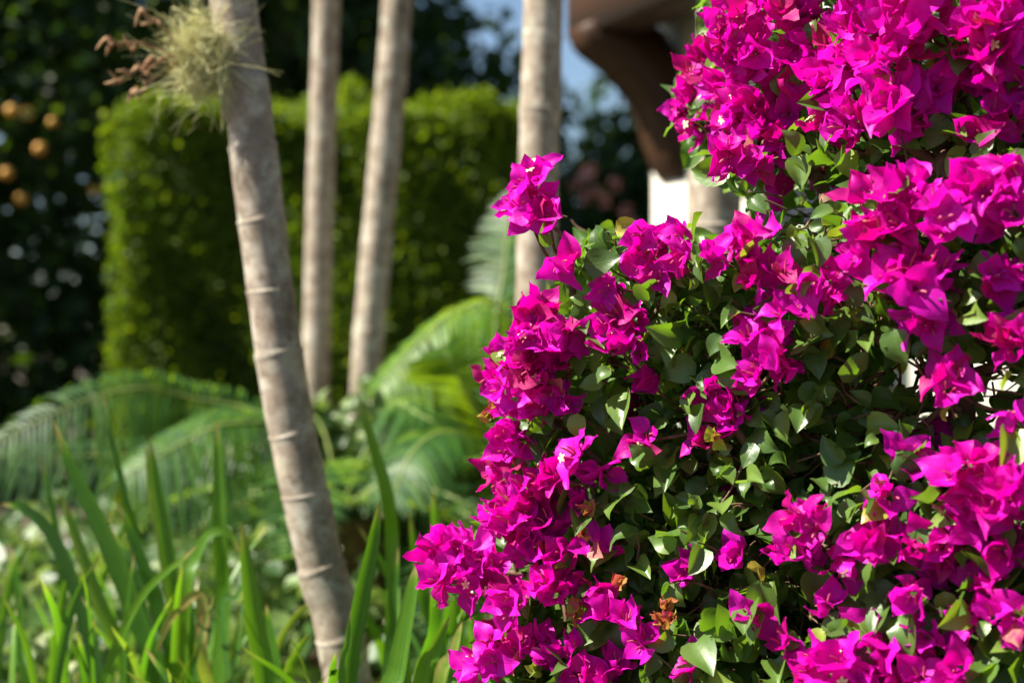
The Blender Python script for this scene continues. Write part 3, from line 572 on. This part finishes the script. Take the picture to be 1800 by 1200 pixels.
for dt in (-0.36, 0.36): hb('frame', 0.95 + dt, -0.022, 1.35, 0.05, 0.055, 0.9, 'timber', wi)
for i in range(7): put('bar', tube_np([tx_ * (0.68 + 0.09 * i) + nx_ * 0.02 + zx_ * 0.9, tx_ * (0.68 + 0.09 * i) + nx_ * 0.02 + zx_ * 1.8], 0.009, 7), M['iron'], wi)

# ------------------------------------------------------------------ the bougainvillea
BASE = np.array((0.62, 1.78, 0.0))
bush = thing('bougainvillea', BASE, 'bougainvillea bush covered in vivid magenta bracts and glossy green leaves', 'bush')
OUT = unit(np.array((-0.50, -0.75, 0.42)))
def D(px, py):
    """how far the front of the bush stands at this pixel"""
    px = np.asarray(px, float); py = np.asarray(py, float)
    d = np.interp(px, [740, 850, 1000, 1250, 1550, 1800, 2300], [1.74, 1.73, 1.67, 1.59, 1.50, 1.43, 1.45])
    d = d - np.interp(py, [-300, 0, 250, 345, 450, 700, 1000, 1200, 2400], [-0.06, -0.05, -0.04, 0.04, 0.05, 0.02, 0.04, 0.06, 0.0])
    d = d + 0.10 * np.interp(py, [0, 230, 330], [1, 1, 0]) * np.interp(px, [1380, 1560], [1, 0])   # the upper left sprays hang further back
    return d
CL = [(1190, 190, 30), (1225, 150, 38), (1240, 235, 44), (1300, 40, 60), (1345, 115, 66), (1292, 95, 50), (1400, 40, 60), (1445, 95, 56), (1325, 225, 66), (1285, 275, 46), (1385, 190, 46), (1330, 290, 38), (1235, 110, 30),
      (1275, 175, 46), (1360, 250, 40),
      (1520, 50, 76), (1605, 40, 76), (1565, 125, 76), (1490, 140, 66), (1505, 215, 56), (1595, 205, 66), (1655, 35, 50), (1645, 165, 46), (1765, 30, 66), (1745, 100, 72), (1785, 165, 56), (1690, 140, 50), (1735, 235, 52), (1455, 225, 40),
      (1470, 312, 36), (1425, 300, 28), (1580, 300, 28), (1362, 335, 32),
      (950, 345, 52), (967, 390, 44), (925, 375, 34), (1000, 455, 30), (1140, 430, 56), (1195, 435, 44), (1270, 450, 40), (1155, 490, 38), (1075, 505, 28), (1345, 430, 56), (1345, 490, 54), (1450, 510, 52), (1385, 545, 30), (1540, 385, 66), (1605, 375, 66), (1525, 445, 54),
      (1655, 385, 56), (1725, 350, 66), (1785, 370, 56), (1590, 500, 62), (1625, 560, 42), (1650, 470, 40), (1750, 490, 52), (1785, 600, 52), (1672, 672, 40), (1750, 300, 46),
      (945, 560, 48), (962, 610, 56), (995, 590, 38), (888, 655, 48), (935, 640, 54), (920, 700, 50), (990, 700, 34), (960, 680, 44), (900, 775, 44), (895, 830, 32), (1100, 565, 52), (1095, 620, 40), (1350, 600, 52), (1355, 655, 50), (1370, 625, 40), (1270, 690, 42), (1290, 735, 40), (1250, 770, 36),
      (1112, 722, 24), (1012, 815, 38), (1062, 830, 28), (965, 850, 36), (922, 900, 52), (975, 925, 48), (888, 920, 42), (930, 950, 40), (955, 875, 34), (800, 980, 54), (862, 1020, 50), (790, 1025, 38), (905, 1060, 36), (970, 1030, 44), (840, 985, 40), (990, 970, 26), (1040, 1035, 22), (1090, 1095, 32), (1065, 1070, 26),
      (1215, 1005, 32), (1322, 1080, 24), (870, 1150, 46), (925, 1140, 46), (845, 1185, 36), (1000, 1170, 42), (1062, 1185, 42), (1215, 1170, 28), (1425, 920, 48), (1405, 970, 42), (1530, 945, 50), (1505, 985, 42), (1640, 960, 50), (1662, 1005, 36), (1752, 1020, 42),
      (1720, 850, 64), (1700, 925, 50), (1762, 880, 56), (1775, 830, 44), (1590, 810, 30), (1485, 1180, 56), (1570, 1150, 62), (1640, 1135, 52), (1425, 1190, 34), (1722, 1095, 28), (1775, 1090, 46), (1600, 1200, 46),
      (1290, 850, 18), (1290, 830, 18), (1130, 775, 24), (1010, 880, 34), (1050, 960, 26), (1300, 965, 22), (1455, 1065, 26), (1560, 875, 28), (1600, 1045, 30), (1690, 1180, 44), (1385, 1130, 26), (1785, 960, 44), (1130, 1130, 26), (1785, 725, 28), (1150, 655, 22), (1500, 720, 24), (1640, 760, 24), (1850, 480, 50), (1860, 200, 60), (1870, 900, 55), (1500, -60, 60), (1640, -70, 60), (1380, -50, 55), (900, 1260, 46), (1060, 1270, 50), (1300, 1290, 46), (1540, 1290, 60), (1720, 1280, 50)]
BEHIND = {(1470, 312): 0.30, (1425, 300): 0.30, (1580, 300): 0.25, (1362, 335): 0.22, (1112, 722): 0.14, (1290, 850): 0.12, (1290, 830): 0.12, (1500, 720): 0.3, (1640, 760): 0.12, (1190, 190): 0.1, (1225, 150): 0.1, (1240, 235): 0.1, (1235, 110): 0.1}
BV, BW = [0, .06, .22, .42, .62, .80, .92, 1], [.07, .24, .39, .42, .34, .18, .06, 0.005]
bt = [blade(7, 4, BV, BW, 1, f, c, rp, rn, tw, ph) for f, c, rp, rn, tw, ph in
      ((0.35, -0.7, 0.06, 1.5, 0.25, 0), (0.15, -1.2, 0.08, 1.8, -0.3, 1), (0.55, -0.3, 0.065, 2.2, 0.4, 2), (0.25, 0.7, 0.07, 1.6, -0.4, 3), (0.4, -1.5, 0.06, 1.3, 0.2, 4), (0.1, 0.2, 0.09, 2.0, 0.5, 5), (0.6, 0.9, 0.06, 1.7, -0.5, 0.7), (0.3, -0.9, 0.09, 2.4, -0.2, 2.6))]
lt = [blade(6, 4, PV, PW, 1, f, c, rp, rn, tw, ph) for f, c, rp, rn, tw, ph in
      ((0.40, 0.5, 0.03, 1.2, 0.2, 0), (0.20, 1.0, 0.045, 1.5, -0.35, 1), (0.7, 0.3, 0.03, 1.1, 0.3, 2), (0.3, 1.5, 0.04, 1.4, -0.5, 3), (0.9, 0.8, 0.03, 1.0, 0.3, 4), (0.15, -0.4, 0.05, 1.6, 0.6, 5), (0.5, 1.2, 0.035, 1.3, 0.8, 2.5), (0.25, 0.3, 0.055, 1.8, -0.7, 1.5))]
# every bract: which cluster, where, which way
bc, bT, bR, bS, bK, btint = [], [], [], [], [], []
fl = []                                                           # small tube flowers: cluster, position, axis, open?
cents = []
for ci, (px, py, r) in enumerate(CL):
    r = r * (1.13 if py > 540 else 1.0)
    d0 = float(D(px, py)) + BEHIND.get((px, py), rng.uniform(-0.02, 0.03)); rr = r / FPX * d0
    c = P(px, py, d0); cents.append(c)
    ntri = max(2, int(round((rr / 0.020) ** 2 * 2.1)))
    o_ = unit(OUT + rng.normal(0, 0.25, 3))
    got = []
    for k in range(ntri):
        for _ in range(8):
            u = unit(rng.normal(0, 1, 3)); u = u + o_ * 0.55
            off = u * rr * rng.uniform(0.25, 0.72)
            if all(np.linalg.norm(off - g_) > 0.017 for g_ in got): break
        got.append(off)
        ax_ = unit(unit(off + 1e-6) * 0.8 + o_ * 0.7 + rng.normal(0, 0.35, 3)); p0 = c + off - ax_ * 0.008
        t1 = unit(np.cross(ax_, rng.normal(0, 1, 3))); t2 = np.cross(ax_, t1); th = rng.uniform(0, 6.28); opn = rng.uniform(0.55, 1.15)
        sz = rng.uniform(0.026, 0.038) * (1.0 + 0.15 * (r > 60)); tb = np.clip(rng.normal(0.52, 0.25), 0.05, 0.98)
        for j in range(3):
            a = th + j * 2.094 + rng.normal(0, 0.15); rad_ = np.cos(a) * t1 + np.sin(a) * t2; op = opn + rng.normal(0, 0.18)
            dd_ = ax_ * math.cos(op) + rad_ * math.sin(op); nn_ = ax_ * math.sin(op) - rad_ * math.cos(op)
            bc.append(ci); bT.append(p0 + rad_ * 0.003); bR.append(frames(dd_, nn_)); bS.append(sz * rng.uniform(0.88, 1.12)); bK.append(rng.integers(0, 8)); btint.append(np.clip(tb + rng.normal(0, 0.10), 0.06, 1) if rng.uniform() > 0.015 else 0.0)
            if rng.uniform() < 0.75: fl.append((ci, p0 + rad_ * 0.0035, unit(ax_ + rad_ * 0.25), rng.uniform() < 0.025, rng.uniform(0.012, 0.019)))
bc, bT, bR, bS, bK, btint = map(np.array, (bc, bT, bR, bS, bK, btint)); cents = np.array(cents)

# every leaf
SIL = [(1260, -260), (1240, 60), (1175, 190), (1215, 250), (1280, 310), (1320, 350), (1330, 420), (1230, 415), (1110, 395), (1030, 405), (1000, 470), (985, 520), (960, 560), (900, 640), (865, 720), (880, 800), (905, 870), (880, 930), (800, 975),
       (790, 1040), (900, 1075), (880, 1130), (800, 1240), (760, 1700), (800, 2300), (2300, 2300), (2300, -260)]
lp, ld = [], []
n = 40000
px = rng.uniform(740, 2250, n); py = rng.uniform(-250, 2300, n)
keep = inside(SIL, px, py)
inf = (px < 1880) & (py < 1280)
keep &= (rng.uniform(0, 1, n) < np.where(inf, 1.0, 0.45))
gap = inside([(1340, 290), (1660, 255), (1690, 330), (1480, 345), (1440, 400), (1330, 400)], px, py)
keep &= ~(gap & (rng.uniform(0, 1, n) < 0.55))
thin = inside([(1500, 600), (1800, 600), (1800, 790), (1560, 780)], px, py); keep &= ~(thin & (rng.uniform(0, 1, n) < 0.82))
topm = (py < 250) & (px > 1240); keep &= ~(topm & (rng.uniform(0, 1, n) < 0.45))
px, py = px[keep], py[keep]; n = len(px)
depth = np.where(rng.uniform(0, 1, n) < 0.30, rng.uniform(-0.01, 0.10, n), rng.uniform(0.06, 0.55, n))
gap = inside([(1340, 290), (1660, 255), (1690, 330), (1480, 345), (1440, 400), (1330, 400)], px, py); depth = np.where(gap, depth + 0.16, depth)
hole = np.sin(px / 61 + 1.3 * np.sin(py / 83)) * np.sin(py / 47 + 1.1 * np.sin(px / 71)) + 0.5 * np.sin(px / 29 + py / 37)
depth = depth + np.where(inf[keep] if len(inf) != n else True, np.clip(hole - 0.35, 0, 1) * 0.22, 0)
edge = ~inside(SIL, px - 45, py)
depth = np.where(edge, depth * 0.7 + 0.05, depth)
dd = D(px, py) + depth
LT = np.stack([(px - 900) / FPX * dd, dd, CAM[2] - (py - 600) / FPX * dd], -1)
# extra front leaves around every cluster
ec = np.repeat(np.arange(len(CL)), 5); m_ = len(ec); rr = np.array([c[2] for c in CL])[ec] / FPX * 1.55
u = unit(rng.normal(0, 1, (m_, 3)) - OUT * 0.9); LT2 = cents[ec] + u * rr[:, None] * rng.uniform(0.75, 1.05, m_)[:, None]
LT = np.concatenate([LT, LT2]); n = len(LT)
keep = LT[:, 2] > 0.06; LT = LT[keep]; n = len(LT)
ppx = LT[:, 0] / LT[:, 1] * FPX + 900; ppy = 600 - (LT[:, 2] - CAM[2]) / LT[:, 1] * FPX
nrm = unit(np.array((-0.50, -0.42, 0.72)) + rng.normal(0, 0.62, (n, 3)))
ld = unit(np.array((-0.25, -0.45, -0.42)) + rng.normal(0, 0.75, (n, 3)))
LR = frames(ld, nrm)
LS = (0.017 + 0.035 * rng.beta(1.3, 1.6, n)) * np.interp(ppy, [0, 700, 1200], [1.0, 1.0, 1.12])
# keep leaves from standing in front of the flower clusters
cpx = np.array([c[0] for c in CL]); cpy = np.array([c[1] for c in CL]); cr = np.array([c[2] for c in CL])
near = (np.hypot(ppx[:, None] - cpx, ppy[:, None] - cpy) < cr * 0.85) & (LT[:, 1][:, None] < cents[:, 1][None] + 0.03)
near = near.any(1) & (rng.uniform(0, 1, n) < np.where((ppy < 260) & (ppx > 1240), 0.86, 0.94))
LT, LR, LS, ppx, ppy = LT[~near], LR[~near], LS[~near], ppx[~near], ppy[~near]; n = len(LT)
ltint = np.clip(rng.beta(2.2, 2.6, n) * 0.86, 0, 1); odd = rng.uniform(0, 1, n)
ltint = np.where(odd > 0.94, rng.uniform(0.86, 0.94, n), ltint); ltint = np.where(odd > 0.998, rng.uniform(0.95, 1.0, n), ltint)
LK = rng.integers(0, 8, n)

# which leaves and bracts show largest: splat everything front to back on a coarse grid
cell = 6; W_, H_ = 1800 // cell, 1200 // cell; grid = np.zeros((H_, W_), bool)
allT = np.concatenate([bT, LT]); allS = np.concatenate([bS, LS]); allM = np.concatenate([bT + bR[:, :, 1] * bS[:, None] * 0.5, LT + LR[:, :, 1] * LS[:, None] * 0.5])
allN = np.concatenate([bR[:, :, 2], LR[:, :, 2]])
sxx = allM[:, 0] / allM[:, 1] * FPX + 900; syy = 600 - (allM[:, 2] - CAM[2]) / allM[:, 1] * FPX
foc = np.abs((allN * unit(allM - CAM)).sum(1)); srad = 0.33 * allS / allM[:, 1] * FPX * (0.35 + 0.65 * foc)
vis = np.zeros(len(allT))
yy, xx = np.mgrid[0:H_, 0:W_]
for i in np.argsort(allM[:, 1]):
    x, y, r = sxx[i] / cell, syy[i] / cell, max(srad[i] / cell, 0.8)
    x0, x1, y0, y1 = int(max(0, x - r)), int(min(W_, x + r + 2)), int(max(0, y - r)), int(min(H_, y + r + 2))
    if x1 <= x0 or y1 <= y0: continue
    sub = grid[y0:y1, x0:x1]; mk = (xx[y0:y1, x0:x1] - x) ** 2 + (yy[y0:y1, x0:x1] - y) ** 2 <= r * r
    vis[i] = (mk & ~sub).sum(); sub |= mk
nb = len(bT); top_b = np.argsort(-vis[:nb])[:300]; top_l = np.argsort(-vis[nb:])[:300]
seen = vis[nb:] > 0
isb = np.zeros(nb, bool); isb[top_b] = True; isl = np.zeros(n, bool); isl[top_l] = True

# flower clusters
flower_v, flower_q, _ = blade(2, 2, [0, .5, 1], [.25, .35, .02], 1, 0.2, 0.6)
def tube_flower(opened):
    f = np.linspace(0, 1, 5); v, q = tube_np(np.stack([0 * f, f, 0.06 * np.sin(f * 3)], -1), np.array((0.07, 0.085, 0.065, 0.07, 0.075 if opened else 0.03)), 6)
    parts = [(v, q)]; mi = [0] * len(q)
    if opened:
        for k in range(5):
            a = k * 1.2566; ca, sa = math.cos(a), math.sin(a); w0 = 0.10
            rad_ = np.array((ca, 0, sa)); tg = np.array((-sa, 0, ca)); o_ = np.array((0, 1.0, 0))
            vv = np.array([o_ + rad_ * 0.03 - tg * 0.04, o_ + rad_ * 0.03 + tg * 0.04, o_ + rad_ * 0.22 + tg * w0 + (0, .06, 0), o_ + rad_ * 0.22 - tg * w0 + (0, .06, 0), o_ + rad_ * 0.34 + tg * .03 + (0, .02, 0), o_ + rad_ * 0.34 - tg * .03 + (0, .02, 0)])
            parts.append((vv, np.array([(0, 1, 2, 3), (3, 2, 4, 5)]))); mi += [1, 1]
    v, q = join_np(parts); return v, q, np.array(mi)
fm = {}
for op in (0, 1):
    v, q, mi = tube_flower(op); fm[op] = mesh_np('flower', v, q, None, np.full(len(v), 0.5), mats=[M['ftube'], M['cream']], midx=mi)
bmesh_ind = {}
for k in range(8):
    for tt in range(4):
        v, q, u_ = bt[k]; bmesh_ind[k, tt] = mesh_np('bract', v, q, M['bract'], np.full(len(v), 0.34 + 0.13 * tt), u_)
def mat4(R, s, t): return Matrix(((*(R[0] * s), t[0]), (*(R[1] * s), t[1]), (*(R[2] * s), t[2]), (0, 0, 0, 1)))
nfl = 0
for ci in range(len(CL)):
    mine = np.where(bc == ci)[0]; rest = mine[~isb[mine]]; c = cents[ci]
    if len(rest): me = scatter('flower_cluster', bt, bR[rest], bS[rest], bT[rest], btint[rest], bK[rest], M['bract'], c)
    else: me = None
    o = obj('flower_cluster', me, bush, Vector(c - BASE))
    for i in mine[isb[mine]]:
        ob = obj('bract', bmesh_ind[int(bK[i]), int(np.clip((btint[i] - 0.3) / 0.13, 0, 3))], o); ob.matrix_local = mat4(bR[i], bS[i], bT[i] - c)
    st = []
    for (cj, p, ax_, op, L) in fl:
        if cj != ci: continue
        if (op and nfl < 290):
            nfl += 1; R = frames(ax_, np.array((0.2, 0.3, 1.0))); ob = obj('flower', fm[1], o); ob.matrix_local = mat4(R, 0.018, p - c)
        else:
            v, q, _ = fl0 = tube_flower(0); R = frames(ax_, np.array((0.2, 0.3, 1.0))); st.append((v @ R.T * L + (p - c), q))
    if st:
        v, q = join_np(st); tag(obj('flower_tubes', mesh_np('flower_tubes', v, q, M['ftube'], np.repeat(rng.uniform(0, 1, len(v) // 30 + 1), 30)[:len(v)]), o), kind='stuff')

# leaves
leaf_ind = {}
for k in range(8):
    v, q, u_ = lt[k]
    for tt in range(6): leaf_ind[k, tt] = mesh_np('leaf', v, q, M['leaf'], np.full(len(v), (0.12, 0.28, 0.44, 0.62, 0.88, 0.96)[tt]), u_)
tvals = np.array((0.12, 0.28, 0.44, 0.62, 0.88, 0.96))
for i in top_l:
    o = obj('leaf', leaf_ind[int(LK[i]), int(np.argmin(np.abs(tvals - ltint[i])))], bush); o.matrix_local = mat4(LR[i], LS[i], LT[i] - BASE)
rest = ~isl
tag(obj('leaf_mass', scatter('leaf_mass', lt, LR[rest], LS[rest], LT[rest], ltint[rest], LK[rest], M['leaf'], BASE), bush), kind='stuff')

# woody framework: stems seen in the photograph, then twigs that carry every cluster
def stem(pts, r0, r1, name='branch'):
    pp = np.array([p if len(p) == 3 else p for p in pts]); n = 26; c = path(pp, n); c = c + 0.004 * np.sin(np.linspace(0, 11, n))[:, None] * rng.normal(0, 1, 3)
    put(name, tube_np(c, np.linspace(r0, r1, n) * (1 + 0.06 * np.sin(np.linspace(0, 30, n))), 9), M['wood'], bush, BASE); return c
def S_(px, py, off): return P(px, py, float(D(px, py)) + off)
foot = BASE + np.array((0, 0, -0.03))
stems = [stem([foot, S_(1720, 1100, 0.30), S_(1695, 800, 0.13), S_(1690, 660, 0.13), S_(1672, 480, 0.14), S_(1665, 310, 0.10), S_(1660, 255, 0.10)], 0.019, 0.010, 'main_stem'),
         stem([foot + (0.04, 0.05, 0), S_(1600, 1200, 0.4), S_(1450, 800, 0.34), S_(1440, 480, 0.24), S_(1450, 395, 0.14), S_(1420, 300, 0.2), S_(1330, 280, 0.10)], 0.015, 0.006),
         stem([S_(1665, 310, 0.10), S_(1700, 180, 0.12), S_(1725, 60, 0.06), S_(1735, -80, 0.1)], 0.010, 0.006), stem([S_(1665, 300, 0.10), S_(1600, 262, 0.08), S_(1500, 270, 0.10), S_(1390, 275, 0.10)], 0.008, 0.004),
         stem([S_(1690, 790, 0.14), S_(1560, 730, 0.12), S_(1500, 690, 0.10), S_(1420, 640, 0.10)], 0.008, 0.003), stem([S_(1690, 690, 0.13), S_(1760, 640, 0.10), S_(1830, 580, 0.08)], 0.008, 0.004),
         stem([S_(1690, 640, 0.12), S_(1620, 590, 0.07), S_(1540, 545, 0.06), S_(1490, 530, 0.05)], 0.006, 0.003), stem([S_(1700, 900, 0.2), S_(1500, 850, 0.2), S_(1340, 850, 0.10), S_(1310, 780, 0.03), S_(1285, 740, 0.01)], 0.009, 0.004),
         stem([foot + (-0.03, 0, 0), S_(1400, 1200, 0.35), S_(1200, 900, 0.25), S_(1150, 740, 0.16), S_(1060, 600, 0.12), S_(1010, 520, 0.08), S_(985, 420, 0.05)], 0.013, 0.003),
         stem([S_(1200, 900, 0.25), S_(1120, 880, 0.14), S_(1000, 760, 0.08), S_(930, 720, 0.06)], 0.007, 0.003), stem([S_(1400, 1200, 0.35), S_(1200, 1060, 0.2), S_(1060, 1020, 0.10), S_(860, 1010, 0.06)], 0.009, 0.003),
         stem([S_(1150, 740, 0.16), S_(1250, 720, 0.08), S_(1330, 690, 0.06)], 0.005, 0.0025), stem([S_(1440, 480, 0.24), S_(1300, 500, 0.14), S_(1180, 480, 0.07)], 0.007, 0.003),
         stem([S_(1760, 640, 0.10), S_(1640, 680, 0.06), S_(1560, 745, 0.07)], 0.0045, 0.002), stem([S_(1690, 720, 0.1), S_(1600, 735, 0.08), S_(1490, 712, 0.08)], 0.004, 0.002),
         stem([S_(1720, 1100, 0.30), S_(1620, 1020, 0.16), S_(1500, 1000, 0.07), S_(1440, 960, 0.04)], 0.008, 0.003), stem([S_(1600, 1200, 0.4), S_(1480, 1120, 0.2), S_(1340, 1090, 0.08)], 0.008, 0.003)]
allc = np.concatenate(stems); tw = []
for ci in range(len(CL)):
    c = cents[ci]; dist = np.linalg.norm(allc - c, axis=1) + 0.25 * np.maximum(0, allc[:, 2] - c[2]) + 0.3 * np.maximum(0, c[1] - allc[:, 1]); a = allc[dist.argmin()]
    mid = (a + c) / 2 + rng.normal(0, 0.012, 3) + np.array((0.01, 0.03, -0.01)); cc = path([a, mid, c], 12); tw.append(tube_np(cc, np.linspace(0.0032, 0.0016, 12), 5))
vl = np.where(seen)[0]
for i in rng.choice(vl, min(1500, len(vl)), replace=False):       # leaf stalks and fine twigs
    p = LT[i]; back = unit(np.array((0.5, 0.6, -0.2)) + rng.normal(0, 0.3, 3)) * rng.uniform(0.02, 0.06)
    tw.append(tube_np(path([p, p + back * 0.5 + rng.normal(0, 0.004, 3), p + back], 5), np.linspace(0.0008, 0.0016, 5), 4))
for k in range(420):                                              # bare crossing twigs in the heart of the bush
    x, y = rng.uniform(1050, 1800), rng.uniform(250, 1200)
    if not (inside(SIL, x - 170, y) and inside(SIL, x - 120, y - 140) and inside(SIL, x - 120, y + 90)): continue
    d0 = float(D(x, y)) + rng.uniform(0.08, 0.3); p = P(x, y, d0); e = p + np.clip(np.array((rng.normal(0, 0.08), rng.normal(0, 0.05), rng.normal(0, 0.05))), -0.10, 0.10)
    tw.append(tube_np(path([p, (p + e) / 2 + rng.normal(0, 0.012, 3), e], 8), np.linspace(0.0026, 0.0012, 8), 5))
v, q = join_np(tw); tag(put('twig_mass', (v, q), M['wood'], bush, BASE), kind='stuff')
# reddish young buds
for (x, y) in [(1025, 940), (1035, 905), (1090, 1030), (1010, 1075), (1170, 1070), (1165, 1100), (875, 715), (960, 965), (1180, 1090), (860, 735), (1255, 775), (1010, 1090)]:
    c = S_(x, y, -0.015); m_ = 8; u = unit(rng.normal(0, 0.55, (m_, 3)) + np.array((-0.1, -0.2, 0.9)))
    obj('bud', scatter('bud', bt, frames(u, rng.normal(0, 1, (m_, 3))), rng.uniform(0.010, 0.022, m_), np.zeros((m_, 3)), np.clip(rng.uniform(0, 1, m_), 0, 1), rng.integers(0, 8, m_), M['bud']), bush, Vector(c - BASE))
print('leaves', n, 'bracts', nb, 'open flowers', nfl)
